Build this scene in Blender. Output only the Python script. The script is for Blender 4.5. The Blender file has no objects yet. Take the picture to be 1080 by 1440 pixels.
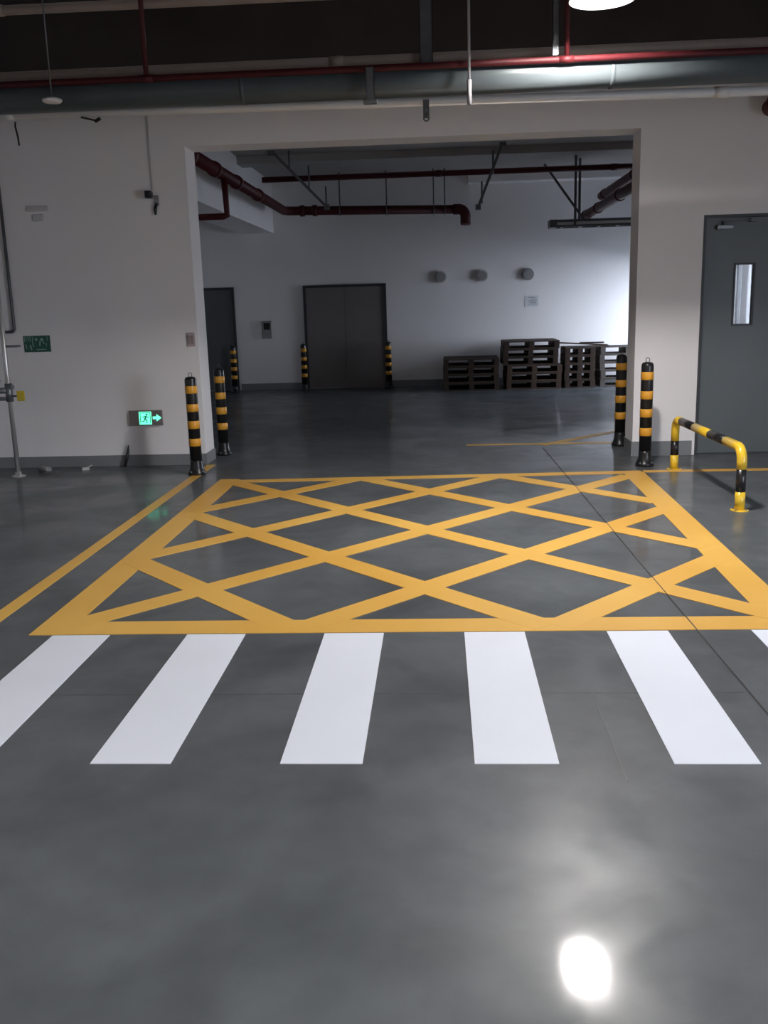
import bpy, bmesh, math, random
from mathutils import Vector, Matrix
random.seed(7)
scene = bpy.context.scene
C = scene.collection

# ------------------------------------------------------------------ camera
FPX = 1321.7
YAW, PITCH, ROLL = -0.0623, -0.2173, -0.0292
fwd = Vector((math.sin(YAW)*math.cos(PITCH), math.cos(YAW)*math.cos(PITCH), math.sin(PITCH)))
right = Vector((math.cos(YAW), -math.sin(YAW), 0))
up = right.cross(fwd)
r2 = right*math.cos(ROLL) + up*math.sin(ROLL)
u2 = -right*math.sin(ROLL) + up*math.cos(ROLL)
cam_d = bpy.data.cameras.new('camera')
cam = bpy.data.objects.new('camera', cam_d); C.objects.link(cam)
M = Matrix((r2, u2, -fwd)).transposed().to_4x4()
M.translation = Vector((0, 0, 1.6))
cam.matrix_world = M
cam_d.sensor_fit = 'VERTICAL'; cam_d.sensor_height = 24.0
cam_d.lens = 24.0*FPX/1440.0
cam_d.clip_start = 0.05; cam_d.clip_end = 200
scene.camera = cam

# ------------------------------------------------------------------ world (overcast daylight outside the doorways)
w = bpy.data.worlds.new('overcast_sky'); scene.world = w; w.use_nodes = True
bg = w.node_tree.nodes['Background']
bg.inputs['Color'].default_value = (0.76, 0.85, 1.0, 1)
bg.inputs['Strength'].default_value = 15.0

# ------------------------------------------------------------------ view
vs = scene.view_settings
vs.view_transform = 'Standard'; vs.look = 'None'; vs.gamma = 1.0; vs.use_curve_mapping = False
vs.exposure = 0.0
LAMP_STRENGTH = 1010.0

# sky portals in the open doorways (they emit nothing, they only guide sampling)
def portal(name, loc, sx, sy, rot):
    l = bpy.data.lights.new(name, 'AREA'); l.shape = 'RECTANGLE'; l.size = sx; l.size_y = sy
    o = bpy.data.objects.new(name, l); C.objects.link(o); o.location = loc; o.rotation_euler = rot
    l.cycles.is_portal = True
    return o
portal('daylight_portal', (5.65, 2.4, 1.25), 2.5, 2.6, (0, math.pi/2, 0))
portal('daylight_portal', (4.66, 17.4, 1.125), 2.25, 2.2, (0, math.pi/2, 0))

# ------------------------------------------------------------------ materials
def mat(name, col, rough=0.6, metal=0.0, var=0.0, vscale=3.0, bump=0.0, bscale=40.0, emit=None, estr=0.0,
        spec=0.5, coat=0.0, coat_rough=0.1, rvar=0.0, trans=0.0, col2=None, detail=4.0, stretch=None):
    m = bpy.data.materials.new(name); m.use_nodes = True
    nt = m.node_tree; b = nt.nodes['Principled BSDF']
    b.inputs['Base Color'].default_value = (*col, 1)
    b.inputs['Roughness'].default_value = rough
    b.inputs['Metallic'].default_value = metal
    b.inputs['Specular IOR Level'].default_value = spec
    b.inputs['Coat Weight'].default_value = coat
    b.inputs['Coat Roughness'].default_value = coat_rough
    b.inputs['Transmission Weight'].default_value = trans
    if emit:
        b.inputs['Emission Color'].default_value = (*emit, 1); b.inputs['Emission Strength'].default_value = estr
    if var or rvar or bump or col2:
        tc = nt.nodes.new('ShaderNodeTexCoord')
        src = tc.outputs['Object']
        if stretch:
            mp = nt.nodes.new('ShaderNodeMapping'); mp.inputs['Scale'].default_value = stretch
            nt.links.new(src, mp.inputs['Vector']); src = mp.outputs['Vector']
        n = nt.nodes.new('ShaderNodeTexNoise'); n.inputs['Scale'].default_value = vscale; n.inputs['Detail'].default_value = detail
        nt.links.new(src, n.inputs['Vector'])
        rp = nt.nodes.new('ShaderNodeValToRGB')
        rp.color_ramp.elements[0].position = 0.3; rp.color_ramp.elements[1].position = 0.7
        c2 = col2 or tuple(min(1, c*(1+var)) for c in col)
        c1 = col if col2 else tuple(c*(1-var) for c in col)
        rp.color_ramp.elements[0].color = (*c1, 1); rp.color_ramp.elements[1].color = (*c2, 1)
        nt.links.new(n.outputs['Fac'], rp.inputs['Fac'])
        nt.links.new(rp.outputs['Color'], b.inputs['Base Color'])
        if rvar:
            mr = nt.nodes.new('ShaderNodeMapRange')
            mr.inputs['From Min'].default_value = 0.3; mr.inputs['From Max'].default_value = 0.7
            mr.inputs['To Min'].default_value = max(0.02, rough-rvar); mr.inputs['To Max'].default_value = rough+rvar
            n2 = nt.nodes.new('ShaderNodeTexNoise'); n2.inputs['Scale'].default_value = vscale*1.7; n2.inputs['Detail'].default_value = 5
            nt.links.new(src, n2.inputs['Vector'])
            nt.links.new(n2.outputs['Fac'], mr.inputs['Value']); nt.links.new(mr.outputs['Result'], b.inputs['Roughness'])
        if bump:
            n3 = nt.nodes.new('ShaderNodeTexNoise'); n3.inputs['Scale'].default_value = bscale; n3.inputs['Detail'].default_value = 3
            nt.links.new(src, n3.inputs['Vector'])
            bp = nt.nodes.new('ShaderNodeBump'); bp.inputs['Strength'].default_value = bump; bp.inputs['Distance'].default_value = 0.01
            nt.links.new(n3.outputs['Fac'], bp.inputs['Height']); nt.links.new(bp.outputs['Normal'], b.inputs['Normal'])
    return m

MT = {}
def floor_material():
    m = bpy.data.materials.new('polished_grey_floor'); m.use_nodes = True
    nt = m.node_tree; b = nt.nodes['Principled BSDF']; N = nt.nodes.new; L = nt.links.new
    tc = N('ShaderNodeTexCoord')
    def noise(scale, detail, dist=0.0, rough=0.55):
        n = N('ShaderNodeTexNoise'); n.inputs['Scale'].default_value = scale; n.inputs['Detail'].default_value = detail
        n.inputs['Distortion'].default_value = dist; n.inputs['Roughness'].default_value = rough
        L(tc.outputs['Object'], n.inputs['Vector']); return n.outputs['Fac']
    def remap(v, a0, a1, b0, b1):
        r = N('ShaderNodeMapRange'); r.interpolation_type = 'SMOOTHSTEP'
        for k, x in zip(('From Min', 'From Max', 'To Min', 'To Max'), (a0, a1, b0, b1)): r.inputs[k].default_value = x
        L(v, r.inputs['Value']); return r.outputs['Result']
    def mul(a_, b_):
        x = N('ShaderNodeMath'); x.operation = 'MULTIPLY'; L(a_, x.inputs[0]); L(b_, x.inputs[1]); return x.outputs[0]
    cloud = remap(noise(1.1, 6, 0.4), 0.32, 0.68, 0.80, 1.20)      # trowelled cloudy tone
    fine = remap(noise(7.0, 5, 0.2), 0.3, 0.7, 0.93, 1.07)
    val = mul(cloud, fine)
    vm = N('ShaderNodeVectorMath'); vm.operation = 'SCALE'; vm.inputs[0].default_value = (0.092, 0.102, 0.110)
    L(val, vm.inputs['Scale']); L(vm.outputs['Vector'], b.inputs['Base Color'])
    L(remap(noise(1.6, 6, 0.6), 0.35, 0.65, 0.31, 0.52), b.inputs['Roughness'])
    L(remap(noise(2.3, 5, 0.5), 0.35, 0.65, 0.06, 0.13), b.inputs['Coat Roughness'])
    b.inputs['Coat Weight'].default_value = 0.34; b.inputs['Specular IOR Level'].default_value = 0.30
    bp = N('ShaderNodeBump'); bp.inputs['Strength'].default_value = 0.02; bp.inputs['Distance'].default_value = 0.01
    L(noise(8.0, 3), bp.inputs['Height']); L(bp.outputs['Normal'], b.inputs['Normal']); L(bp.outputs['Normal'], b.inputs['Coat Normal'])
    return m
MT['floor'] = floor_material()
MT['yellow_paint'] = mat('yellow_floor_paint', (0.64, 0.33, 0.045), rough=0.5, vscale=0.55, rvar=0.06, spec=0.45, col2=(0.80, 0.49, 0.11), detail=6, coat=0.12, coat_rough=0.15)
MT['white_paint'] = mat('white_floor_paint', (0.76, 0.80, 0.88), rough=0.55, var=0.02, vscale=2, spec=0.3)
MT['joint'] = mat('dark_joint_sealant', (0.055, 0.053, 0.050), rough=0.7, var=0.2)
MT['faint_joint'] = mat('worn_saw_cut', (0.078, 0.082, 0.086), rough=0.45, var=0.2)
MT['wall'] = mat('white_painted_wall', (0.84, 0.812, 0.807), rough=0.8, var=0.02, vscale=1.2, bump=0.03, bscale=60, spec=0.25)
MT['grey_base'] = mat('grey_skirting_paint', (0.20, 0.205, 0.21), rough=0.5, var=0.06, vscale=3)
MT['dark_ceiling_and_shade'] = mat('dark_brown_ceiling_and_wall_shade', (0.050, 0.040, 0.038), rough=0.9, var=0.15, vscale=2, bump=0.1)  # ceiling coating, also the shade painted on the upper front wall
MT['ceiling'] = mat('grey_concrete_ceiling', (0.36, 0.34, 0.33), rough=0.85, var=0.06, vscale=1.5, bump=0.05)
MT['door_grey'] = mat('grey_green_door_paint', (0.105, 0.122, 0.128), rough=0.42, var=0.05, vscale=1.5, spec=0.4)
MT['frame_dark'] = mat('dark_door_frame_paint', (0.035, 0.037, 0.04), rough=0.5, var=0.05)
MT['door_brown'] = mat('dull_brown_grey_door_paint', (0.19, 0.165, 0.155), rough=0.6, var=0.06, vscale=2)
MT['door_slate'] = mat('dark_slate_door_paint', (0.10, 0.105, 0.105), rough=0.6, var=0.06, vscale=2)
MT['glass'] = mat('clear_door_glass', (0.95, 0.97, 1.0), rough=0.02, trans=1.0)
MT['steel'] = mat('brushed_stainless_steel', (0.66, 0.65, 0.64), rough=0.3, metal=0.6, var=0.05)
MT['galv'] = mat('galvanised_steel', (0.24, 0.25, 0.26), rough=0.45, metal=0.7, var=0.12, vscale=12)
MT['dark_galv'] = mat('dull_galvanised_channel', (0.13, 0.13, 0.135), rough=0.5, metal=0.5, var=0.12, vscale=12)
MT['duct'] = mat('grey_pipe_jacket', (0.075, 0.088, 0.092), rough=0.34, var=0.07, vscale=4, spec=0.22, metal=0.0)
MT['white_pipe'] = mat('white_plastic_pipe', (0.62, 0.60, 0.58), rough=0.4, var=0.03)
MT['beige_pipe'] = mat('beige_pipe_paint', (0.36, 0.28, 0.23), rough=0.5, var=0.08)
MT['red_pipe'] = mat('red_fire_pipe_paint', (0.062, 0.006, 0.008), rough=0.55, var=0.12, vscale=5, spec=0.3)
MT['black_rubber'] = mat('black_bollard_coating', (0.012, 0.012, 0.013), rough=0.32, var=0.2, vscale=6, spec=0.5)
MT['band'] = mat('orange_yellow_reflective_band', (0.72, 0.34, 0.03), rough=0.38, var=0.05, vscale=10)
MT['bar_yellow'] = mat('glossy_yellow_paint', (0.80, 0.52, 0.035), rough=0.28, var=0.05, vscale=6, coat=0.3)
MT['bar_black'] = mat('glossy_black_paint', (0.014, 0.013, 0.014), rough=0.3, var=0.1)
MT['sign_body'] = mat('dark_grey_sign_housing', (0.19, 0.165, 0.16), rough=0.5, var=0.05)
MT['green_glow'] = mat('lit_green_sign_panel', (0.1, 0.7, 0.4), rough=0.5, emit=(0.16, 1.0, 0.60), estr=1.5, var=0.01)
MT['green_dim'] = mat('dark_green_sign_print', (0.0, 0.12, 0.07), rough=0.5, emit=(0.0, 0.45, 0.22), estr=0.25, var=0.01)
MT['green_sign'] = mat('green_sign_plate', (0.012, 0.085, 0.055), rough=0.4, var=0.1, vscale=9)
MT['green_pale'] = mat('pale_green_sign_print', (0.22, 0.40, 0.34), rough=0.5, var=0.05)
MT['plastic_pink'] = mat('off_white_switch_plastic', (0.45, 0.37, 0.36), rough=0.45, var=0.03)
MT['plastic_dim'] = mat('pinkish_rocker_plastic', (0.30, 0.245, 0.245), rough=0.45, var=0.03)
MT['black_plastic'] = mat('black_plastic', (0.01, 0.01, 0.011), rough=0.35, var=0.1)
MT['grey_plastic'] = mat('grey_plastic', (0.28, 0.27, 0.275), rough=0.55, var=0.04)
MT['pale_plastic'] = mat('pale_grey_vent_plastic', (0.58, 0.56, 0.555), rough=0.7, var=0.03)
MT['yellow_plastic'] = mat('yellow_push_plate', (0.62, 0.46, 0.03), rough=0.45, var=0.06)
MT['paper'] = mat('white_paper', (0.66, 0.66, 0.68), rough=0.7, var=0.02)
MT['ink'] = mat('grey_print', (0.22, 0.22, 0.24), rough=0.7, var=0.02)
MT['lamp_shell'] = mat('dark_lamp_housing', (0.06, 0.06, 0.065), rough=0.4, metal=0.4, var=0.05)
MT['lamp_glow'] = mat('lit_lamp_diffuser', (0.9, 0.9, 0.9), rough=0.5, emit=(1.0, 0.955, 0.93), estr=LAMP_STRENGTH, var=0.01)
MT['lamp_white'] = mat('white_lamp_reflector', (0.55, 0.55, 0.55), rough=0.5, var=0.01)
MT['wood'] = mat('weathered_brown_pallet_wood', (0.060, 0.036, 0.026), rough=0.8, var=0.3, vscale=6, bump=0.2, bscale=30, stretch=(1, 1, 4))
MT['wood_light'] = mat('paler_pallet_wood', (0.090, 0.055, 0.038), rough=0.8, var=0.25, vscale=6, bump=0.2, bscale=30, stretch=(1, 1, 4))
MT['wood_grey'] = mat('grey_brown_pallet_wood', (0.075, 0.060, 0.052), rough=0.8, var=0.25, vscale=6, bump=0.2, bscale=30, stretch=(1, 1, 4))

# ------------------------------------------------------------------ mesh helpers
class MB:
    def __init__(self): self.bm = bmesh.new()
    def box(self, x0, x1, y0, y1, z0, z1, bevel=0.0):
        vs_ = [self.bm.verts.new((x, y, z)) for x in (x0, x1) for y in (y0, y1) for z in (z0, z1)]
        f = []
        for q in ((0,1,3,2),(4,6,7,5),(0,4,5,1),(2,3,7,6),(0,2,6,4),(1,5,7,3)):
            f.append(self.bm.faces.new([vs_[i] for i in q]))
        if bevel:
            es = list({e for ff in f for e in ff.edges})
            bmesh.ops.bevel(self.bm, geom=es, offset=bevel, segments=2, affect='EDGES', profile=0.5)
        return self
    def obox(self, c, ax, ay, az, hx, hy, hz):      # oriented box
        c = Vector(c); ax = Vector(ax).normalized(); ay = Vector(ay).normalized(); az = Vector(az).normalized()
        v = [self.bm.verts.new(c+ax*hx*i+ay*hy*j+az*hz*k) for i in (-1,1) for j in (-1,1) for k in (-1,1)]
        for q in ((0,1,3,2),(4,6,7,5),(0,4,5,1),(2,3,7,6),(0,2,6,4),(1,5,7,3)):
            self.bm.faces.new([v[i] for i in q])
        return self
    def prism(self, pts, z0, z1):                   # polygon in xy extruded in z
        a = [self.bm.verts.new((x, y, z0)) for x, y in pts]; b = [self.bm.verts.new((x, y, z1)) for x, y in pts]
        self.bm.faces.new(list(reversed(a))); self.bm.faces.new(b)
        for i in range(len(a)):
            j = (i+1) % len(a); self.bm.faces.new([a[i], a[j], b[j], b[i]])
        return self
    def plate(self, pts, y0, y1):                   # polygon in xz extruded in y
        a = [self.bm.verts.new((x, y0, z)) for x, z in pts]; b = [self.bm.verts.new((x, y1, z)) for x, z in pts]
        self.bm.faces.new(a); self.bm.faces.new(list(reversed(b)))
        for i in range(len(a)):
            j = (i+1) % len(a); self.bm.faces.new([a[j], a[i], b[i], b[j]])
        return self
    def tube(self, pts, r, n=16, caps=True, radii=None):
        pts = [Vector(p) for p in pts]; rings = []
        prev = None
        for i, p in enumerate(pts):
            if i == 0: d = pts[1]-p
            elif i == len(pts)-1: d = p-pts[i-1]
            else: d = (pts[i+1]-p).normalized()+(p-pts[i-1]).normalized()
            d.normalize()
            if prev is None:
                a = Vector((0, 0, 1)) if abs(d.z) < 0.9 else Vector((1, 0, 0))
                u = d.cross(a).normalized()
            else:
                u = (prev - d*prev.dot(d)).normalized()
            prev = u; v = d.cross(u)
            rr = radii[i] if radii else r
            rings.append([self.bm.verts.new(p+(u*math.cos(2*math.pi*k/n)+v*math.sin(2*math.pi*k/n))*rr) for k in range(n)])
        for a, b in zip(rings, rings[1:]):
            for k in range(n):
                f = self.bm.faces.new([a[k], a[(k+1) % n], b[(k+1) % n], b[k]]); f.smooth = True
        if caps:
            self.bm.faces.new(list(reversed(rings[0]))); self.bm.faces.new(rings[-1])
        return self
    def lathe(self, prof, n=24, c=(0, 0, 0)):       # profile of (r, z) around z
        c = Vector(c); rings = []
        for r, z in prof:
            rings.append([self.bm.verts.new(c+Vector((r*math.cos(2*math.pi*k/n), r*math.sin(2*math.pi*k/n), z))) for k in range(n)])
        for a, b in zip(rings, rings[1:]):
            for k in range(n):
                f = self.bm.faces.new([a[k], a[(k+1) % n], b[(k+1) % n], b[k]]); f.smooth = True
        self.bm.faces.new(list(reversed(rings[0]))); self.bm.faces.new(rings[-1])
        return self
    def shell(self, prof, n=24):                    # open surface of revolution
        rings = [[self.bm.verts.new((r*math.cos(2*math.pi*k/n), r*math.sin(2*math.pi*k/n), z)) for k in range(n)] for r, z in prof]
        for a, b in zip(rings, rings[1:]):
            for k in range(n):
                f = self.bm.faces.new([a[k], a[(k+1) % n], b[(k+1) % n], b[k]]); f.smooth = True
        return self
    def mesh(self, name, m):
        bmesh.ops.recalc_face_normals(self.bm, faces=self.bm.faces)
        me = bpy.data.meshes.new(name); self.bm.to_mesh(me); self.bm.free()
        me.materials.append(MT[m]); return me
    def build(self, name, m, parent=None):
        return put(name, self.mesh(name, m), parent)
def put(name, me, parent=None):
    o = bpy.data.objects.new(name, me); C.objects.link(o)
    if parent is not None: o.parent = parent
    return o
def tag(o, label=None, cat=None, group=None, kind=None):
    if label: o['label'] = label
    if cat: o['category'] = cat
    if group: o['group'] = group
    if kind: o['kind'] = kind
    return o
def empty(name, loc=(0, 0, 0), rz=0.0):
    o = bpy.data.objects.new(name, None); C.objects.link(o); o.location = loc; o.rotation_euler = (0, 0, rz)
    o.empty_display_size = 0.1
    return o
def copy_tree(o, parent=None):
    c = o.copy(); C.objects.link(c); c.parent = parent
    for ch in list(o.children): copy_tree(ch, c)
    return c
def arc(c, u, v, r, a0, a1, n=7):
    c = Vector(c); u = Vector(u); v = Vector(v)
    return [c+u*r*math.cos(a0+(a1-a0)*i/n)+v*r*math.sin(a0+(a1-a0)*i/n) for i in range(n+1)]

# ------------------------------------------------------------------ setting
WY0, WY1 = 9.72, 10.10          # front wall with the wide opening
OX0, OX1, OZ = -2.475, 1.972, 3.18
BY = 18.70                      # back wall of the further room
FC, BC = 4.50, 3.95             # ceilings
RX, BRX = 5.6, 4.6              # right walls
DX0, DX1, DZ = 2.60, 3.62, 2.36 # grey door in the front wall

floor = tag(MB().box(-7.2, 16, -5.2, 24, -0.2, 0).build('floor', 'floor'),
            'polished grey concrete floor with painted markings', kind='structure')
def strip(x0, x1, y0, y1, z0, z1): return MB().box(x0, x1, y0, y1, z0, z1)
MB().prism([(1.263, 3.0), (1.2685, 3.0), (1.1375, 10.4), (1.132, 10.4)], 0.0, 0.0042).build('floor_joint', 'joint', floor)
strip(-6.9, 1.23, 3.690, 3.6945, 0.0, 0.0012).build('floor_joint', 'faint_joint', floor)
strip(0.612, 0.617, 2.95, 3.70, 0.0, 0.0012).build('floor_joint', 'faint_joint', floor)

m = MB()
m.box(-7.0, OX0, WY0, WY1, 0, FC); m.box(OX1, DX0, WY0, WY1, 0, FC)
m.box(OX0, OX1, WY0, WY1, OZ, FC); m.box(DX0, DX1, WY0, WY1, DZ, FC); m.box(DX1, RX+0.2, WY0, WY1, 0, FC)
tag(m.build('wall_front', 'wall'), 'white wall with a wide drive-through opening and a door', kind='structure')
tag(MB().box(-6.0, BRX, BY, BY+0.2, 0, BC).build('wall_back', 'wall'), 'white far wall of the further room', kind='structure')
tag(MB().box(-7.2, -7.0, -5, WY1, 0, FC).build('wall_left', 'wall'), 'white side wall left of the camera', kind='structure')
tag(MB().box(-6.2, -6.0, WY1, BY+0.2, 0, BC).build('wall_left_further_room', 'wall'), 'white left wall of the further room', kind='structure')
m = MB(); m.box(RX, RX+0.2, -5, 1.1, 0, FC); m.box(RX, RX+0.2, 3.7, WY0, 0, FC); m.box(RX, RX+0.2, 1.1, 3.7, 2.5, FC)
tag(m.build('wall_right', 'wall'), 'white side wall with an open daylight doorway', kind='structure')
m = MB(); m.box(BRX, BRX+0.2, WY1, 14.95, 0, BC); m.box(BRX, BRX+0.2, 15.35, 16.3, 0, BC); m.box(BRX, BRX+0.2, 18.5, BY+0.2, 0, BC); m.box(BRX, BRX+0.2, 16.3, 18.5, 2.25, BC); m.box(BRX, BRX+0.2, 14.95, 15.35, 0, 0.4); m.box(BRX, BRX+0.2, 14.95, 15.35, 2.25, BC)
tag(m.build('wall_right_further_room', 'wall'), 'right wall of the further room with an open loading doorway', kind='structure')
tag(MB().box(-7.2, RX+0.2, -5.2, -5.0, 0, FC).build('wall_rear', 'wall'), 'white wall behind the camera', kind='structure')
tag(MB().box(-7.2, RX+0.2, -5.2, WY1, FC, FC+0.15).build('ceiling', 'dark_ceiling_and_shade'), 'dark brown coated ceiling of the front hall', kind='structure')
tag(MB().box(-6.2, BRX+0.2, WY1, BY+0.2, BC, BC+0.15).build('ceiling_further_room', 'ceiling'), 'grey concrete ceiling of the further room', kind='structure')
tag(MB().box(-6.99, RX-0.005, 9.50, WY0, 3.70, FC).build('trim_shade_band', 'dark_ceiling_and_shade'), 'dark brown band on the upper wall, shade put into its colour', kind='structure')  # added dark band, its colour stands for the unlit wall above the pipes
tag(MB().box(-3.75, -3.14, WY1, BY, 3.0, BC).build('trim_2', 'wall'), 'white downstand beam running to the far wall', kind='structure')
tag(MB().box(-3.14, BRX, 15.55, 15.95, 3.83, BC).build('trim_3', 'ceiling'), 'shallow concrete rib across the further ceiling', kind='structure')
tag(MB().box(0.6, BRX, BY-0.35, BY, 3.76, BC).build('trim_4', 'wall'), 'white downstand beam along the top of the far wall', kind='structure')
# skirtings
m = MB(); m.box(-7.0, OX0+0.012, WY0-0.012, WY0, 0, 0.115); m.box(OX0, OX0+0.012, WY0, WY1, 0, 0.115)
tag(m.build('baseboard_left', 'grey_base'), 'grey painted skirting along the left wall', kind='structure')
m = MB(); m.box(OX1-0.012, DX0-0.03, WY0-0.012, WY0, 0, 0.15); m.box(OX1-0.012, OX1, WY0, WY1, 0, 0.15)
tag(m.build('baseboard_right', 'grey_base'), 'grey painted skirting around the right pier', kind='structure')
m = MB(); m.box(-3.94, -2.64, BY-0.012, BY, 0, 0.13); m.box(-0.97, BRX, BY-0.012, BY, 0, 0.13)
tag(m.build('baseboard_back', 'grey_base'), 'dark skirting along the far wall', kind='structure')

# ------------------------------------------------------------------ doors
d = tag(empty('door_1', (DX0, WY0, 0)), 'grey steel door with a narrow glass panel beside the opening', kind='structure')
wdt = DX1-DX0
v0, v1, vz0, vz1 = 0.335, 0.515, 1.305, 1.885
m = MB(); y0, y1 = 0.035, 0.085
m.box(0.03, v0, y0, y1, 0.016, DZ-0.03); m.box(v1, wdt-0.03, y0, y1, 0.016, DZ-0.03)
m.box(v0, v1, y0, y1, 0.016, vz0); m.box(v0, v1, y0, y1, vz1, DZ-0.03)
leaf = m.build('door_leaf', 'door_grey', d)
m = MB(); m.box(0, 0.028, 0.0, 0.11, 0, DZ); m.box(wdt-0.028, wdt, 0.0, 0.11, 0, DZ); m.box(0.028, wdt-0.028, 0.0, 0.11, DZ-0.028, DZ)
m.build('door_frame', 'frame_dark', d)
MB().box(0.028, wdt-0.028, 0.02, 0.12, 0, 0.0155).build('threshold', 'frame_dark', d)
m = MB(); t = 0.014
m.box(v0-t, v0+0.004, y0-0.008, y0+0.001, vz0-t, vz1+t); m.box(v1-0.004, v1+t, y0-0.008, y0+0.001, vz0-t, vz1+t)
m.box(v0, v1, y0-0.008, y0+0.001, vz0-t, vz0+0.004); m.box(v0, v1, y0-0.008, y0+0.001, vz1-0.004, vz1+t)
m.build('glazing_bead', 'frame_dark', leaf)
MB().box(v0, v1, 0.058, 0.064, vz0, vz1).build('pane', 'glass', leaf)
m = MB(); m.box(0.13, 0.285, y0-0.05, y0, 2.222, 2.262, 0.006); m.tube([(0.2, y0-0.03, 2.262), (0.2, y0-0.03, 2.29)], 0.012, 10)
cl = m.build('door_closer', 'galv', d)
m = MB(); m.obox((0.32, y0-0.045, 2.297), (1, -0.12, 0.0), (0.12, 1, 0), (0, 0, 1), 0.14, 0.012, 0.005); m.box(0.44, 0.5, y0-0.07, y0+0.0, 2.285, 2.31)
m.build('closer_arm', 'dark_galv', cl)

wn = tag(empty('window_1', (BRX, 14.95, 0.4)), 'narrow tall window beside the loading doorway', kind='structure')
m = MB(); m.box(0.06, 0.12, 0, 0.03, 0, 1.85); m.box(0.06, 0.12, 0.37, 0.40, 0, 1.85); m.box(0.06, 0.12, 0.03, 0.37, 0, 0.03); m.box(0.06, 0.12, 0.03, 0.37, 1.82, 1.85)
m.build('window_frame', 'frame_dark', wn)
MB().box(0.087, 0.093, 0.03, 0.37, 0.03, 1.82).build('pane', 'glass', wn)
def far_door(name, x0, x1, h, leafmat, label, seams):
    d = tag(empty(name, (x0, BY, 0)), label, kind='structure'); w_ = x1-x0
    fr = MB(); fr.box(0, 0.05, -0.05, 0.0, 0, h); fr.box(w_-0.05, w_, -0.05, 0.0, 0, h); fr.box(0.05, w_-0.05, -0.05, 0.0, h-0.05, h)
    fr.build('door_frame', 'frame_dark', d)
    for a, b in seams:
        MB().box(0.05+a*(w_-0.1)+0.002, 0.05+b*(w_-0.1)-0.002, -0.03, -0.004, 0.01, h-0.05).build('door_leaf', leafmat, d)
far_door('door_2', -2.62, -1.0, 2.0, 'door_brown', 'large dull brown metal door in dark frame on far wall', [(0, .5), (.5, 1)])
far_door('door_3', -5.3, -3.98, 2.01, 'door_slate', 'dark slate metal door half hidden by the left jamb', [(0, .5), (.5, 1)])

# ------------------------------------------------------------------ floor paint
HS = 0.0022
box = tag(empty('box_junction_marking', (0, 0, 0)), 'yellow criss-cross box painted on the floor before the opening', 'floor marking')
XL, XR = -2.02, 1.775; YN, YF = 4.545, 8.735
def pline(name, p, q, wd, z1, parent, m_='yellow_paint', ext=0.0):
    p = Vector((p[0], p[1])); q = Vector((q[0], q[1])); dd = (q-p).normalized(); nn = Vector((-dd.y, dd.x))*wd/2
    p = p-dd*ext; q = q+dd*ext
    o = MB().prism([tuple(p-nn), tuple(q-nn), tuple(q+nn), tuple(p+nn)], 0.0, z1).build(name, m_, parent)
    return o
pline('border_line', (XL, YN-0.1), (XL-0.0, YF+0.06), 0.19, 0.0022, box)
pline('border_line', (1.71, YN-0.1), (1.80, YF+0.06), 0.19, 0.0022, box)
pline('border_line', (XL-0.095, YN), (1.80, YN), 0.195, 0.0025, box)
pline('border_line', (XL-0.03, 8.67), (1.88, 8.79), 0.145, 0.0025, box)
# crossing diagonals, a diamond lattice 1.30 m by 1.415 m clipped to the border
nx = [-2.045+0.6475*i for i in range(7)]; ny = [4.485+0.7075*i for i in range(7)]
def clip(i0, j0, di, dj):
    pts = [(i0, j0)]
    i, j = i0, j0
    while 0 <= i+di <= 6 and 0 <= j+dj <= 6:
        i += di; j += dj
    return (nx[i0], ny[j0]), (nx[i], ny[j])
zz = 0.0028
for a, b in [(0, 4), (0, 2), (0, 0), (2, 0), (4, 0)]:
    p, q = clip(a, b, 1, 1)
    if q[0] > 1.78: q = (1.75, q[1]-(q[0]-1.75)*0.7075/0.6475)
    zz += 0.00004
    pline('diagonal_line', p, q, 0.17, zz, box, ext=-0.04)
for a, b in [(0, 2), (0, 4), (0, 6), (2, 6), (4, 6)]:
    p, q = clip(a, b, 1, -1)
    if q[0] > 1.78: q = (1.75, q[1]+(q[0]-1.75)*0.7075/0.6475)
    zz += 0.00004
    pline('diagonal_line', p, q, 0.17, zz, box, ext=-0.04)

grp = 'white crossing stripes'
ordn = ['leftmost white crossing stripe, cut off by the picture edge', 'second white crossing stripe from the left',
        'third white crossing stripe from the left', 'fourth white crossing stripe from the left, most upright one',
        'fifth white crossing stripe from the left, last one seen whole', 'white crossing stripe cut off at the right picture edge']
for k in range(6):
    x = -1.985+0.6965*k
    o = MB().prism([(x, 3.072), (x+0.297, 3.072), (x+0.297, 4.435), (x, 4.435)], 0, 0.0024).build('crossing_stripe', 'white_paint')
    tag(o, ordn[k], 'floor marking', grp)
tag(pline('floor_line', (-2.41, 2.2), (-2.41, 9.66), 0.092, 0.0022, None), 'narrow yellow line running along the floor to the left bollard', 'floor marking')
tag(pline('floor_line', (1.90, 8.815), (5.5, 8.80), 0.105, 0.0022, None), 'thin yellow line on the floor under the pipe barrier', 'floor marking')
tag(pline('floor_line', (0.3, 10.72), (3.2, 10.66), 0.10, 0.0022, None), 'faint yellow line across the floor just inside the further room', 'floor marking')
tag(pline('floor_line', (1.15, 10.60), (3.1, 12.55), 0.12, 0.0026, None), 'slanting orange line on the further floor by the right bollard', 'floor marking')

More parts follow.
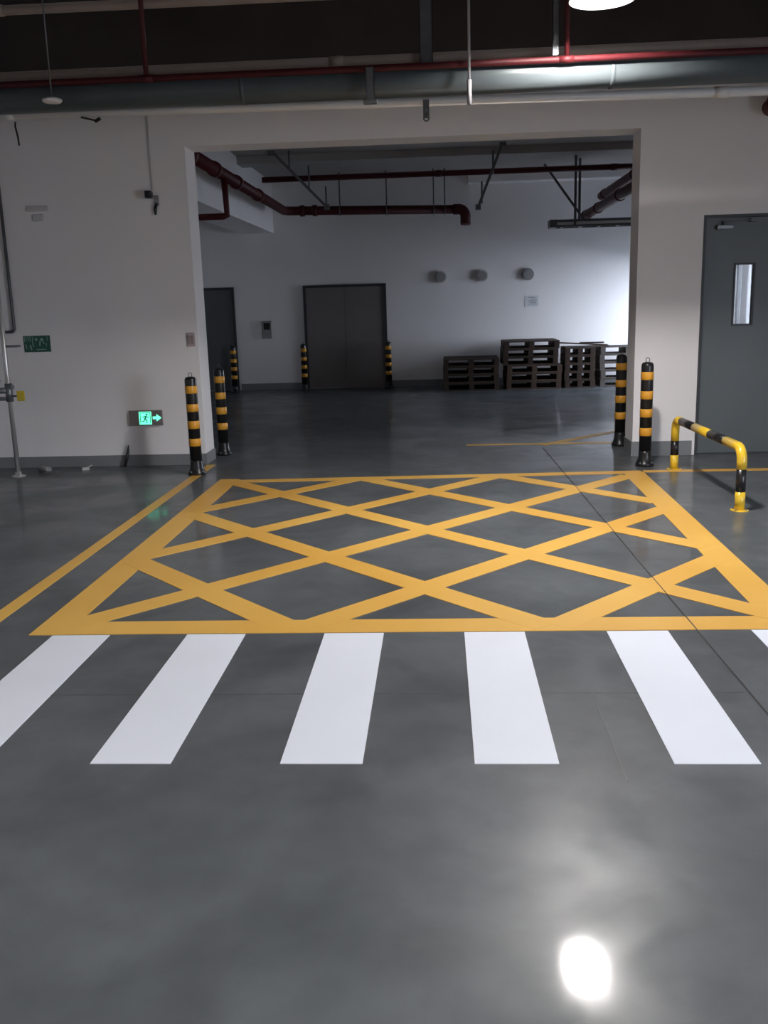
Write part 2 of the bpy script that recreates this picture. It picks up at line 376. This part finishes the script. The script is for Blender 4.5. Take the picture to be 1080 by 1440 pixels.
# ------------------------------------------------------------------ bollards
def make_bollard():
    root = empty('bollard')
    MB().lathe([(0.058, 0.10), (0.058, 0.955), (0.055, 0.975), (0.045, 0.990), (0.02, 0.996), (0.004, 0.997)]).build('post', 'black_rubber', root)
    fl = MB().lathe([(0.088, 0.0), (0.088, 0.022), (0.080, 0.032), (0.064, 0.075), (0.0595, 0.12), (0.0595, 0.15), (0.05, 0.15)]).build('base_flange', 'black_rubber', root)
    for k in range(4):
        a = math.pi/4+k*math.pi/2
        MB().lathe([(0.011, 0.0), (0.011, 0.010), (0.006, 0.014)], 6, (0.076*math.cos(a), 0.076*math.sin(a), 0.026)).build('bolt', 'galv', fl)
    for z0, z1 in ((0.829, 0.905), (0.646, 0.723), (0.473, 0.553), (0.294, 0.372)):
        MB().lathe([(0.0575, z0), (0.0602, z0+0.003), (0.0602, z1-0.003), (0.0575, z1)]).build('reflective_band', 'band', root)
    pts = [Vector((-0.016, 0, 0.985)), Vector((-0.016, 0, 1.020))]+arc((0, 0, 1.020), (1, 0, 0), (0, 0, 1), 0.016, math.pi, 0, 8)+[Vector((0.016, 0, 0.985))]
    MB().tube(pts, 0.0035, 8).build('lifting_ring', 'dark_galv', root)
    return root
bol = [((1.978, 9.14), 'striped bollard standing before the right pier next to the yellow barrier'),
       ((-2.425, 9.12), 'striped bollard standing before the left wall beside the lit exit sign'),
       ((-2.43, 10.36), 'striped bollard just behind the left jamb of the opening'),
       ((1.985, 10.47), 'striped bollard just behind the right jamb of the opening'),
       ((-2.61, 18.30), 'small far striped bollard left of the brown door'),
       ((-0.975, 18.44), 'small far striped bollard right of the brown door'),
       ((-3.97, 18.22), 'small far striped bollard beside the half hidden slate door')]
b0 = make_bollard()
for i, ((x, y), lab) in enumerate(bol):
    o = b0 if i == 0 else copy_tree(b0)
    o.location = (x, y, 0); o.rotation_euler = (0, 0, 0.25*i)
    if y > 17: o.scale = (1, 1, 0.9)
    elif i == 1 or i == 2: o.scale = (1, 1, 0.97)
    tag(o, lab, 'bollard', 'black and yellow bollards')

# ------------------------------------------------------------------ pipe barrier
bar = tag(empty('pipe_barrier', (2.235, 7.99, 0)), 'yellow and black bent pipe barrier on the floor before the grey door', 'barrier')
R = 0.037; TZ = 0.475; BR = 0.10
A = Vector((-0.032, 0.92, 0)); B = Vector((0.018, -0.90, 0))
dv = (B-A).normalized(); Z = Vector((0, 0, 1))
path = [A]
cA = A+dv*BR+Z*(TZ-BR); cB = B-dv*BR+Z*(TZ-BR)
colourparts = [
    ('pipe_section', [A+Z*0.006, A+Z*0.137], 'bar_yellow'),
    ('pipe_section', [A+Z*0.137, A+Z*0.272], 'bar_black'),
    ('pipe_elbow', [A+Z*0.272]+arc(cA, -dv, Z, BR, 0, math.pi/2, 8)+[A+dv*0.20+Z*TZ], 'bar_yellow'),
    ('pipe_section', [A+dv*0.20+Z*TZ, A+dv*0.61+Z*TZ], 'bar_black'),
    ('pipe_section', [A+dv*0.61+Z*TZ, A+dv*1.05+Z*TZ], 'bar_yellow'),
    ('pipe_section', [A+dv*1.05+Z*TZ, A+dv*1.44+Z*TZ], 'bar_black'),
    ('pipe_elbow', [A+dv*1.44+Z*TZ]+arc(cB, Z, dv, BR, 0, math.pi/2, 8)+[B+Z*0.318], 'bar_yellow'),
    ('pipe_section', [B+Z*0.318, B+Z*0.146], 'bar_black'),
    ('pipe_section', [B+Z*0.146, B+Z*0.006], 'bar_yellow')]
for nm, pts, mm in colourparts:
    MB().tube(pts, R if mm == 'bar_yellow' else R*0.995, 20).build(nm, mm, bar)
for P in (A, B):
    pl = MB().lathe([(0.068, 0.0), (0.068, 0.006), (0.064, 0.008)], 24, P).build('base_plate', 'bar_yellow', bar)
    for k in range(4):
        a = math.pi/4+k*math.pi/2
        MB().lathe([(0.008, 0.0), (0.008, 0.006), (0.005, 0.009)], 6, P+Vector((0.053*math.cos(a), 0.053*math.sin(a), 0.008))).build('bolt', 'galv', pl)

# ------------------------------------------------------------------ lamps
def make_lamp():
    root = empty('pendant_lamp')
    MB().shell([(0.206, 0.0), (0.209, 0.008), (0.150, 0.105), (0.075, 0.150), (0.07, 0.20), (0.03, 0.22), (0.002, 0.22)], 40).build('housing', 'lamp_shell', root)
    MB().shell([(0.206, 0.0), (0.200, 0.001), (0.147, 0.074), (0.134, 0.078), (0.002, 0.078)], 40).build('reflector', 'lamp_white', root)
    MB().lathe([(0.01, 0.060), (0.09, 0.061), (0.125, 0.066), (0.130, 0.072), (0.130, 0.076)], 40).build('diffuser', 'lamp_glow', root)
    MB().tube([(0, 0, 0.215), (0, 0, FC-3.41)], 0.011, 10).build('drop_rod', 'galv', root)
    MB().lathe([(0.05, 0), (0.05, 0.03), (0.02, 0.035)], 16, (0, 0, FC-3.41-0.035)).build('ceiling_cup', 'galv', root)
    return root
l0 = make_lamp()
for i, (x, y, lab) in enumerate([(1.05, 6.47, 'bright round pendant lamp hanging at the top of the picture'),
                                 (1.05, -0.6, 'round pendant lamp hanging behind the camera'),
                                 (-4.2, -0.2, 'round pendant lamp hanging in the rear left corner')]):
    o = l0 if i == 0 else copy_tree(l0)
    o.location = (x, y, 3.41); tag(o, lab, 'lamp', 'round pendant lamps')

# ------------------------------------------------------------------ pipes above the opening
def pipe_run(name, label, p, q, r, m_, couplings=(), n=20, cat='pipe', cr=None):
    root = tag(empty(name, p), label, cat)
    p = Vector(p); q = Vector(q); L = q-p
    MB().tube([(0, 0, 0), L], r, n).build('pipe', m_, root)
    dd = L.normalized()
    for t in couplings:
        c = L*t; MB().tube([c-dd*0.05, c+dd*0.05], cr or r*1.16, n).build('coupling', m_, root)
    return root
pipe_run('water_pipe', 'white plastic pipe running across above the opening', (-6.98, 7.40, 3.108), (5.58, 7.40, 2.993), 0.034, 'white_pipe', (0.3, 0.72))
duct = pipe_run('jacketed_pipe', 'thick grey jacketed pipe running across above the opening', (-6.98, 7.17, 3.140), (5.58, 7.17, 3.140), 0.107, 'duct', (), 40)
for x in (3.1, 5.6, 8.2, 10.8):
    MB().tube([(x, 0, 0), (x+0.03, 0, 0)], 0.109, 40).build('jacket_seam', 'duct', duct)
red = pipe_run('fire_pipe', 'slim dark red sprinkler pipe in front of the thick grey pipe', (-6.98, 7.04, 3.200), (5.58, 7.04, 3.211), 0.023, 'red_pipe', (0.394, 0.628))
for x in (-2.03, 0.911):
    MB().tube([(x+6.98, 0, 0), (x+6.98, 0, FC-3.21)], 0.018, 12).build('riser', 'red_pipe', red)
pipe_run('service_pipe', 'beige pipe running just above the slim red pipe', (-6.98, 7.27, 3.305), (5.58, 7.27, 3.314), 0.036, 'beige_pipe', (0.25, 0.5, 0.8))
pipe_run('service_pipe', 'pale pipe high up in the top left corner', (-6.98, 7.40, 3.80), (5.58, 7.40, 3.785), 0.034, 'beige_pipe', (0.3,))

def hanger(label, x, y, z0, z1, w_, m_, foot=True, name='pipe_hanger'):
    root = tag(empty(name, (x, y, z0)), label, 'hanger', 'pipe hangers above the opening')
    h = z1-z0; g = MB(); t = 0.004
    g.box(-w_/2, w_/2, -0.012, -0.012+t, 0, h); g.box(-w_/2, -w_/2+t, -0.012, 0.02, 0, h); g.box(w_/2-t, w_/2, -0.012, 0.02, 0, h)
    g.build('channel', m_, root)
    if foot:
        MB().box(-w_*0.8, w_*0.8, -0.018, 0.022, 0, 0.03, 0.004).build('end_clamp', m_, root)
    return root
def rod(label, x, y, z0, z1, r, m_):
    root = tag(empty('hanger_rod', (x, y, z0)), label, 'hanger', 'pipe hangers above the opening')
    MB().tube([(0, 0, 0), (0, 0, z1-z0)], r, 10).build('rod', m_, root)
    MB().tube([(0, 0, 0.0), (0, 0, 0.16)], r*1.7, 10).build('sleeve', m_, root)
    return root
rod('pale rod hanging in front of the grey pipe left of the lamp', 0.239, 6.98, 2.932, FC, 0.010, 'grey_plastic')
hanger('dark channel holding the pipes above the opening centre', -0.054, 7.20, 3.262, FC, 0.09, 'dark_galv', False)
hanger('short grey bracket clamped across the thick grey pipe', -0.446, 6.985, 2.963, 3.20, 0.06, 'dark_galv')
hanger('grey channel beside the red riser under the lamp', 0.842, 7.125, 3.255, FC, 0.045, 'galv', False)
st = tag(empty('hanging_strap', (-0.064, 7.40, 2.90)), 'small perforated strap dangling from the white pipe above the opening', 'strap')
st.scale = (0.8, 0.8, 0.8)
m = MB(); m.box(-0.028, 0.028, -0.048, -0.044, 0.03, 0.19); m.tube(arc((0, -0.046, 0.03), (1, 0, 0), (0, 0, 1), 0.024, 0, 2*math.pi, 14), 0.007, 8)
m.build('strap', 'dark_galv', st)
MB().tube([(0, -0.052, 0.10), (0, -0.040, 0.10)], 0.014, 10).build('bolt', 'galv', st)
cl_ = tag(empty('pipe_clip', (-2.54, 7.40, 3.018)), 'small dark clip under the white pipe at upper left', 'clip')
m = MB(); m.obox((0.02, -0.03, -0.01), (1, 0, 0.5), (0, 1, 0), (-0.5, 0, 1), 0.024, 0.01, 0.010); m.obox((-0.05, -0.03, 0.0), (1, 0, -0.25), (0, 1, 0), (0.25, 0, 1), 0.055, 0.008, 0.006)
m.build('clip_body', 'black_plastic', cl_)
tag(MB().tube([(-3.165, 7.40, 3.022), (-3.16, 7.38, 2.99), (-3.143, 7.37, 2.91), (-3.14, 7.37, 2.85)], 0.007, 8).build('loose_cable', 'black_plastic'),
    'short dark cable dangling below the pipes at far left', 'cable')
sn = tag(empty('hanging_disc', (-2.69, 6.95, 3.062)), 'small pale round disc under the grey pipe at upper left', 'disc')  # pale round disc hung on a rod at the grey pipe
MB().lathe([(0.025, -0.010), (0.06, -0.007), (0.068, 0.005), (0.068, 0.013), (0.04, 0.024)], 24).build('disc_body', 'white_pipe', sn)
MB().tube([(0, 0, 0.022), (0, 0, FC-3.065)], 0.006, 8).build('drop_rod', 'dark_galv', sn)
fl = tag(empty('valve_flange', (3.17, 9.62, 3.315)), 'dark red flanged pipe end at the right picture edge under the pipes', 'pipe')
m = MB(); m.tube([(0, -0.13, 0), (0, 0.10, 0)], 0.075, 24); m.build('pipe', 'red_pipe', fl)
MB().tube([(0, -0.155, 0), (0, -0.12, 0)], 0.11, 24).build('flange', 'red_pipe', fl)
for k in range(8):
    a = k*math.pi/4+0.2; MB().tube([(0.093*math.cos(a), -0.168, 0.093*math.sin(a)), (0.093*math.cos(a), -0.11, 0.093*math.sin(a))], 0.009, 6).build('bolt', 'dark_galv', fl)

# ------------------------------------------------------------------ things on the front wall
ex = tag(empty('exit_sign', (-3.083, WY0, 0.507)), 'lit green running man exit sign with arrow low on the left wall', 'sign')
MB().box(-0.177, 0.177, -0.03, 0.0, -0.079, 0.079, 0.004).build('housing', 'sign_body', ex)
pn = MB().box(-0.068, 0.064, -0.033, -0.03, -0.068, 0.066).build('pictogram_panel', 'green_glow', ex)
Y0, Y1 = -0.0345, -0.033
m = MB()
m.plate([(0.016+0.011*math.cos(2*math.pi*k/12), 0.035+0.011*math.sin(2*math.pi*k/12)) for k in range(12)], Y0, Y1)
def limb(m, pts, t):
    for (xa, za), (xb, zb) in zip(pts, pts[1:]):
        dx, dz = xb-xa, zb-za; L = math.hypot(dx, dz); nx_, nz_ = -dz/L*t/2, dx/L*t/2
        m.plate([(xa-nx_, za-nz_), (xb-nx_, zb-nz_), (xb+nx_, zb+nz_), (xa+nx_, za+nz_)], Y0, Y1)
limb(m, [(0.008, 0.022), (-0.006, -0.012)], 0.018)
limb(m, [(0.008, 0.020), (0.026, 0.006), (0.038, 0.014)], 0.008)
limb(m, [(0.004, 0.020), (-0.018, 0.016), (-0.026, 0.0)], 0.008)
limb(m, [(-0.004, -0.012), (0.016, -0.026), (0.010, -0.052)], 0.010)
limb(m, [(-0.006, -0.012), (-0.018, -0.034), (-0.040, -0.036)], 0.010)
m.build('running_figure', 'green_dim', pn)
m = MB(); limb(m, [(-0.054, -0.056), (-0.054, 0.054), (0.052, 0.054), (0.052, -0.056)], 0.007)
m.build('door_outline', 'green_dim', pn)
MB().plate([(0.078, -0.014), (0.118, -0.014), (0.118, -0.038), (0.170, 0.0), (0.118, 0.038), (0.118, 0.014), (0.078, 0.014)], -0.033, -0.03).build('arrow', 'green_glow', ex)

gs = tag(empty('safety_sign', (-4.172, WY0, 1.302)), 'dark green safety sign with pale print beside the steel pipe', 'sign')
MB().box(-0.14, 0.14, -0.006, 0.0, -0.084, 0.084).build('plate', 'green_sign', gs)
Y0, Y1 = -0.0072, -0.006
m = MB()
for x, z0, z1 in ((-0.130, 0.02, 0.078), (-0.112, 0.03, 0.078), (-0.092, 0.028, 0.078), (-0.07, 0.02, 0.078), (-0.045, 0.0, 0.07)):
    limb(m, [(x, z0), (x+0.002, z1)], 0.007)
limb(m, [(-0.122, 0.0), (-0.112, -0.05)], 0.008); limb(m, [(-0.075, -0.012), (-0.062, -0.06)], 0.014); limb(m, [(-0.048, 0.0), (-0.036, -0.03)], 0.009)
limb(m, [(0.115, 0.03), (0.112, 0.075)], 0.007); limb(m, [(0.10, 0.01), (0.095, -0.03)], 0.006)
m.build('print_strokes', 'green_pale', gs)
m = MB()
m.plate([(0.055+0.018*math.cos(2*math.pi*k/12), 0.042+0.018*math.sin(2*math.pi*k/12)) for k in range(12)], Y0, Y1)
m.plate([(-0.005+0.014*math.cos(2*math.pi*k/12), 0.045+0.014*math.sin(2*math.pi*k/12)) for k in range(12)], Y0, Y1)
limb(m, [(0.035, 0.03), (0.028, -0.02)], 0.014); limb(m, [(0.062, 0.02), (0.082, 0.0)], 0.010); limb(m, [(-0.01, -0.06), (0.09, -0.058)], 0.008)
m.build('pictogram', 'green_pale', gs)

sw = tag(empty('wall_switch', (-2.548, WY0, 1.303)), 'small pinkish switch plate on the wall left of the opening', 'switch')
MB().box(-0.043, 0.043, -0.012, 0, -0.070, 0.070, 0.004).build('plate', 'plastic_pink', sw)
for x in (-0.018, 0.018): MB().box(x-0.012, x+0.012, -0.017, -0.012, -0.045, 0.045, 0.002).build('rocker', 'plastic_dim', sw)

cm = tag(empty('security_camera', (-2.83, WY0, 2.73)), 'small black security camera on a bracket high on the left wall', 'camera')
MB().box(-0.05, 0.012, -0.12, -0.03, -0.035, 0.035, 0.008).build('camera_body', 'black_plastic', cm)
MB().tube([(-0.019, -0.135, 0), (-0.019, -0.118, 0)], 0.022, 16).build('lens', 'black_plastic', cm)
m = MB(); m.box(0.01, 0.06, -0.012, 0.0, -0.10, 0.0, 0.003); m.tube([(0.03, -0.01, -0.03), (0.005, -0.06, -0.02)], 0.012, 8)
m.build('bracket', 'grey_plastic', cm)
MB().tube([(0.035, -0.012, -0.08), (0.025, -0.03, -0.13), (0.022, -0.03, -0.19)], 0.014, 8, radii=[0.016, 0.018, 0.010]).build('cable_plug', 'black_plastic', cm)
tag(MB().tube([(-2.825, WY0-0.010, 2.78), (-2.828, WY0-0.010, 3.69)], 0.009, 8).build('conduit', 'pale_plastic'),
    'thin pale conduit rising from the security camera', 'conduit')
vt = tag(empty('vent_cap', (-4.02, WY0, 2.60)), 'pale grey double vent cap high on the left wall', 'vent')
MB().box(-0.11, 0.11, -0.02, 0, 0.015, 0.07, 0.006).build('hood', 'pale_plastic', vt)
MB().box(-0.06, 0.05, -0.016, 0, -0.08, -0.01, 0.006).build('cover', 'pale_plastic', vt)

# eyewash stand at the left edge
ew = tag(empty('eyewash_stand', (-4.275, 9.17, 0)), 'upright stainless steel pipe stand with a valve and yellow push plate at left', 'pipe stand')
MB().tube([(0, 0, 0.01), (0, 0, 2.25)], 0.024, 16).build('riser_pipe', 'steel', ew)
MB().lathe([(0.07, 0), (0.07, 0.008), (0.032, 0.02), (0.028, 0.05)], 24).build('base_flange', 'steel', ew)
m = MB(); m.tube([(0, 0, 0.76), (0, 0, 0.94)], 0.036, 16); m.tube([(0.0, 0, 0.87), (-0.22, 0, 0.87)], 0.03, 14); m.tube([(0, 0, 0.79), (-0.13, -0.02, 0.79)], 0.02, 12); m.tube([(0, 0, 0.90), (0.05, -0.02, 0.905)], 0.024, 12)
vb = m.build('valve_body', 'galv', ew)
MB().tube([(0.03, -0.01, 0.815), (0.09, -0.015, 0.815)], 0.010, 10).build('valve_stem', 'dark_galv', vb)
MB().box(0.085, 0.165, -0.03, -0.018, 0.765, 0.865, 0.005).build('push_plate', 'yellow_plastic', ew)
MB().lathe([(0.05, -0.06), (0.13, -0.03), (0.16, 0.02), (0.165, 0.025), (0.155, 0.025), (0.12, -0.02), (0.02, -0.045)], 28, (-0.24, 0, 0.95)).build('bowl', 'steel', ew)
MB().tube([(0.015, 0, 1.302), (0.11, 0.0, 1.302), (0.165, 0.0, 1.303)], 0.012, 10).build('wall_bracket', 'galv', ew)
m = MB(); m.tube([(-4.39, WY0-0.02, 3.6), (-4.39, WY0-0.02, 1.47)]+arc((-4.43, WY0-0.02, 1.47), (1, 0, 0), (0, 0, -1), 0.04, 0, math.pi/2, 6)+[(-4.9, WY0-0.02, 1.43)], 0.016, 10)
tag(m.build('conduit', 'dark_galv'), 'dark bent conduit on the wall behind the steel pipe stand', 'conduit')
dr = tag(empty('drain_pipe', (-4.12, 9.36, 0)), 'low grey drain fitting on the floor by the steel pipe stand', 'drain')
m = MB(); m.tube([(-0.06, 0.10, 0.035), (0.02, 0.04, 0.035), (0.09, 0.0, 0.03)], 0.028, 12); m.build('pipe', 'grey_plastic', dr)
MB().lathe([(0.10, 0.0), (0.10, 0.006), (0.03, 0.02)], 20, (0.12, -0.03, 0)).build('cover', 'dark_galv', dr)
tag(MB().tube([(-3.335, 9.66, 0.0), (-3.318, 9.67, 0.08), (-3.30, 9.68, 0.15), (-3.292, 9.69, 0.225)], 0.01, 10, radii=[0.013, 0.019, 0.015, 0.004]).build('cable_stub', 'black_plastic'),
    'short black tapering cable stub standing against the left wall base', 'cable')
sc = tag(empty('plastic_scrap', (-3.70, 9.50, 0)), 'tiny pale plastic scrap on the floor by the left wall', 'scrap')
m = MB(); m.obox((0, 0, 0.012), (1, 0.3, 0), (-0.3, 1, 0), (0, 0, 1), 0.035, 0.02, 0.012); m.obox((0.03, 0.0, 0.03), (1, 0.2, 0.5), (-0.2, 1, 0), (-0.5, 0, 1), 0.04, 0.012, 0.005)
m.build('scrap', 'white_pipe', sc)

# ------------------------------------------------------------------ further room: pipes and ceiling services
rp = tag(empty('fire_main', (-2.76, 10.15, 3.31)), 'thick red fire main turning along the far wall of the further room', 'pipe')
FX = 0.42+2.76; FYl = 17.8-10.15
MB().tube([(0, 0, 0), (0, FYl-0.2, 0)]+arc((0.2, FYl-0.2, 0), (-1, 0, 0), (0, 1, 0), 0.2, 0, math.pi/2, 8)[1:]+[(FX-0.1, FYl, -0.07)], 0.078, 20).build('main_pipe', 'red_pipe', rp)
for y in (0.9, 2.1, 3.4, 5.0): MB().tube([(0, y-0.07, 0), (0, y+0.07, 0)], 0.094, 20).build('coupling', 'red_pipe', rp)
for x in (0.32, 0.55): MB().tube([(x-0.04, FYl, -0.005), (x+0.04, FYl, -0.005)], 0.10, 20).build('coupling', 'red_pipe', rp)
MB().tube([(FX-0.12, FYl, -0.07)]+arc((FX-0.02, FYl, -0.19), (0, 0, 1), (1, 0, 0), 0.12, 0, math.pi/2, 6)+[(FX+0.10, FYl-0.02, -0.34)], 0.092, 20).build('end_elbow', 'red_pipe', rp)
MB().tube([(0.06, 2.35, -0.08), (0.07, 2.35, -0.53), (0.02, 2.35, -0.545), (-0.9, 2.35, -0.55)], 0.042, 14).build('branch', 'red_pipe', rp)
pipe_run('fire_branch', 'slim red sprinkler pipe crossing the further room ceiling', (-2.74, 15.5, 3.572), (4.58, 15.5, 3.572), 0.044, 'red_pipe', (0.38, 0.75), 16)
r1 = pipe_run('fire_pipe', 'lower red pipe running above the cable tray at right', (2.62, 10.15, 3.03), (2.62, 17.6, 3.03), 0.075, 'red_pipe', (0.55, 0.8, 0.97), 18)
pipe_run('service_pipe', 'pale pipe between the red pipes above the cable tray', (2.80, 10.15, 3.135), (2.80, 17.9, 3.135), 0.05, 'white_pipe', (0.7,), 16)
pipe_run('fire_pipe', 'upper dark red pipe near the ceiling above the cable tray', (2.86, 10.15, 3.33), (2.86, 17.3, 3.33), 0.07, 'red_pipe', (0.6, 0.95), 18)

tr = tag(empty('cable_tray', (1.93, 16.85, 2.80)), 'grey ladder cable tray hanging at the right of the further room', 'cable tray')
TL = 2.64
for y in (0, 0.32): MB().box(0, TL, y, y+0.012, 0, 0.035).build('side_rail', 'dark_galv', tr)
for y in (0, 0.32): MB().box(0, TL, y, y+0.012, 0.10, 0.125).build('upper_rail', 'dark_galv', tr)
MB().box(0.0, 0.12, -0.004, 0.336, 0.0, 0.128).build('end_plate', 'dark_galv', tr)
for k in range(8): MB().box(0.2+k*0.32, 0.24+k*0.32, 0.012, 0.32, 0.005, 0.02).build('rung', 'galv', tr)
MB().box(0.12, TL, 0.02, 0.31, 0.021, 0.085).build('cable_bundle', 'white_pipe', tr)
for i, x in enumerate((0.42, 1.72)):
    MB().box(x-0.02, x+0.02, -0.02, 0.0, 0.0, BC-2.80).build('hanger', 'dark_galv', tr)
    MB().box(x+0.1, x+0.14, 0.332, 0.352, 0.0, BC-2.80).build('hanger', 'dark_galv', tr)
MB().obox((0.28, 0.16, 0.55), (0.55, 0, -0.75), (0, 1, 0), (0.75, 0, 0.55), 0.62, 0.018, 0.018).build('brace', 'dark_galv', tr)

def sway(label, x, y, ztop, dx, zbot, rods, sub):
    root = tag(empty('sway_brace', (x, y, ztop)), label, 'brace', 'pipe braces under the further ceiling')
    v = Vector((dx, 0, zbot-ztop)); nrm = Vector((v.z, 0, -v.x))
    MB().obox(v/2, v, (0, 1, 0), nrm, v.length/2, 0.02, 0.02).build('strut', sub, root)
    for t, h in rods:
        c = v*t; MB().tube([(c.x+0.02, 0, min(0.0, c.z+h)), (c.x+0.02, 0, c.z-0.04)], 0.014, 8).build('rod', 'dark_galv', root)
    MB().box(-0.05, 0.05, -0.04, 0.04, -0.06, 0.0).build('bracket', 'dark_galv', root)
    MB().box(v.x-0.04, v.x+0.04, -0.04, 0.04, v.z-0.04, v.z+0.04).build('foot', 'dark_galv', root)
sway('dark slanting brace under the left of the further ceiling', -2.52, 15.2, BC, 0.82, 3.10, [(0.3, 0.3), (0.66, 0.33), (0.97, 0.28)], 'dark_galv')
sway('dark slanting brace left of the thin red pipe, near the ceiling middle', 1.02, 15.2, BC, -0.38, 3.02, [(0.45, 0.3), (0.9, 0.28)], 'dark_galv')
for i, (x, lab) in enumerate([(-1.75, 'thin rod holding the far red main at its left'), (-0.05, 'thin rod holding the far red main near its end'), (0.15, 'thin rod holding the far red main right at its end elbow'), (-0.9, 'thin rod holding the far red main at its middle')]):
    root = tag(empty('hanger_rod', (x, 17.8, 3.14)), lab, 'hanger', 'rods of the far red main')
    zp = 3.31-0.07*(x+2.56)/2.88-3.14
    MB().tube([(0, 0, zp+0.095), (0, 0, BC-3.14)], 0.012, 8).build('rod', 'dark_galv', root)
    MB().tube(arc((0, 0, zp), (0, 1, 0), (0, 0, 1), 0.09, 0, 2*math.pi, 18), 0.010, 6).build('clevis', 'dark_galv', root)

# ------------------------------------------------------------------ things on the far wall
for i, (x, lab) in enumerate([(0.064, 'leftmost of three round grey vents on the far wall'), (0.855, 'middle of three round grey vents on the far wall'), (1.724, 'rightmost and darkest of three round grey vents on the far wall')]):
    vv = tag(empty('round_vent', (x, BY, 2.085)), lab, 'vent', 'round vents on the far wall')
    m = MB(); m.tube([(0, -0.06, 0), (0, 0, 0)], 0.115, 24); m.build('sleeve', 'grey_plastic' if i == 2 else 'pale_plastic', vv)
    m = MB(); m.tube([(0, -0.075, 0), (0, -0.06, 0)], 0.09, 24); m.build('cap', 'grey_plastic', vv)
nt_ = tag(empty('notice', (1.80, BY, 1.58)), 'small white notice sheet on the far wall above the pallets', 'notice')
MB().box(-0.13, 0.13, -0.006, 0, -0.105, 0.105).build('sheet', 'paper', nt_)
m = MB()
for z, a, b in ((0.07, -0.06, 0.07), (0.035, -0.02, 0.1), (0.005, -0.07, 0.1), (-0.025, -0.03, 0.09), (-0.055, -0.06, 0.1)): m.box(a, b, -0.0075, -0.006, z-0.006, z+0.006)
m.build('print_lines', 'ink', nt_)
bx_ = tag(empty('call_box', (-3.363, BY, 1.18)), 'small wall box with a black screen beside the brown door', 'control box')
MB().box(-0.10, 0.10, -0.05, 0, -0.17, 0.17, 0.008).build('case', 'grey_plastic', bx_)
MB().box(-0.06, 0.06, -0.054, -0.05, 0.0, 0.13).build('screen', 'black_plastic', bx_)
MB().box(0.085, 0.10, -0.056, -0.05, -0.15, 0.14).build('edge_trim', 'paper', bx_)

# ------------------------------------------------------------------ pallets
PW, PD, PH = 1.05, 1.0, 0.145
def pallet_meshes(mm):
    return (MB().box(-0.045, 0.045, -PD/2, PD/2, 0.022, 0.123).mesh('stringer_'+mm, mm),
            MB().box(-PW/2, PW/2, -0.055, 0.055, 0.123, 0.145).mesh('deck_board_'+mm, mm),
            MB().box(-PW/2, PW/2, -0.055, 0.055, 0.0, 0.022).mesh('bottom_board_'+mm, mm))
PM = {k: pallet_meshes(k) for k in ('wood', 'wood_light', 'wood_grey')}
def make_pallet(kind, loc, rz, label, group, wid=1.0, dep=1.0):
    root = tag(empty('pallet', loc, rz), label, 'pallet', group); root.scale = (1, dep, 1)
    s_, d_, b_ = PM[kind]
    for x in (-1, 0, 1): put('stringer', s_, root).location = (x*(PW*wid/2-0.045), 0, 0)
    for k in range(6):
        o = put('deck_board', d_, root); o.location = (0, -PD/2+0.055+k*(PD-0.11)/5, 0); o.scale = (wid, 1, 1)
    for k in range(3):
        o = put('bottom_board', b_, root); o.location = (0, -PD/2+0.055+k*(PD-0.11)/2, 0); o.scale = (wid, 1, 1)
stacks = [  # where, centre, wood, count, turn, width
    ('leftmost low stack', (0.60, 17.98), 'wood', 4, 0.0, 0.97, 1.0),
    ('tall second stack', (1.725, 18.02), 'mix', 6, 0.0, 0.95, 1.0),
    ('narrow third stack', (2.58, 17.93), 'wood', 5, 0.0, 0.52, 0.75),
    ('rightmost stack by the bollard', (3.46, 18.0), 'wood_grey', 5, 0.08, 0.97, 0.5)]
lvl = ['bottom', 'second from bottom', 'third from bottom', 'fourth from bottom', 'fifth from bottom', 'topmost']
for nm, (cx_, cy_), kind, n_, rz, wid, dep in stacks:
    for k in range(n_):
        kk = kind; dx = random.uniform(-0.012, 0.012); dy = random.uniform(-0.02, 0.02)
        if kind == 'mix':
            kk = 'wood_light' if k < 3 else 'wood'
            dx += -0.035 if k >= 3 else 0.02
        lab = ('topmost' if k == n_-1 else lvl[k])+' pallet of the '+nm+' along the far wall'
        make_pallet(kk, (cx_+dx, cy_+dy, k*PH+0.001*k), rz+random.uniform(-0.012, 0.012), lab, 'pallets stacked along the far wall', wid, dep)
lb = tag(empty('loose_board', (2.69, 17.75, 5*PH+0.006), 0.0), 'loose pallet boards lying askew on the narrow third pallet stack', 'board')
MB().obox((0.02, 0, 0.013), (1, 0.15, 0.0), (-0.15, 1, 0), (0, 0, 1), 0.42, 0.06, 0.012).build('board', 'wood_grey', lb)
MB().obox((-0.03, 0.02, 0.056), (1, 0.05, -0.07), (-0.05, 1, 0), (0.07, 0, 1), 0.44, 0.07, 0.012).build('board', 'wood', lb)
MB().obox((0.13, 0.05, 0.073), (1, -0.1, 0.0), (0.1, 1, 0), (0, 0, 1), 0.22, 0.06, 0.012).build('board', 'wood', lb)
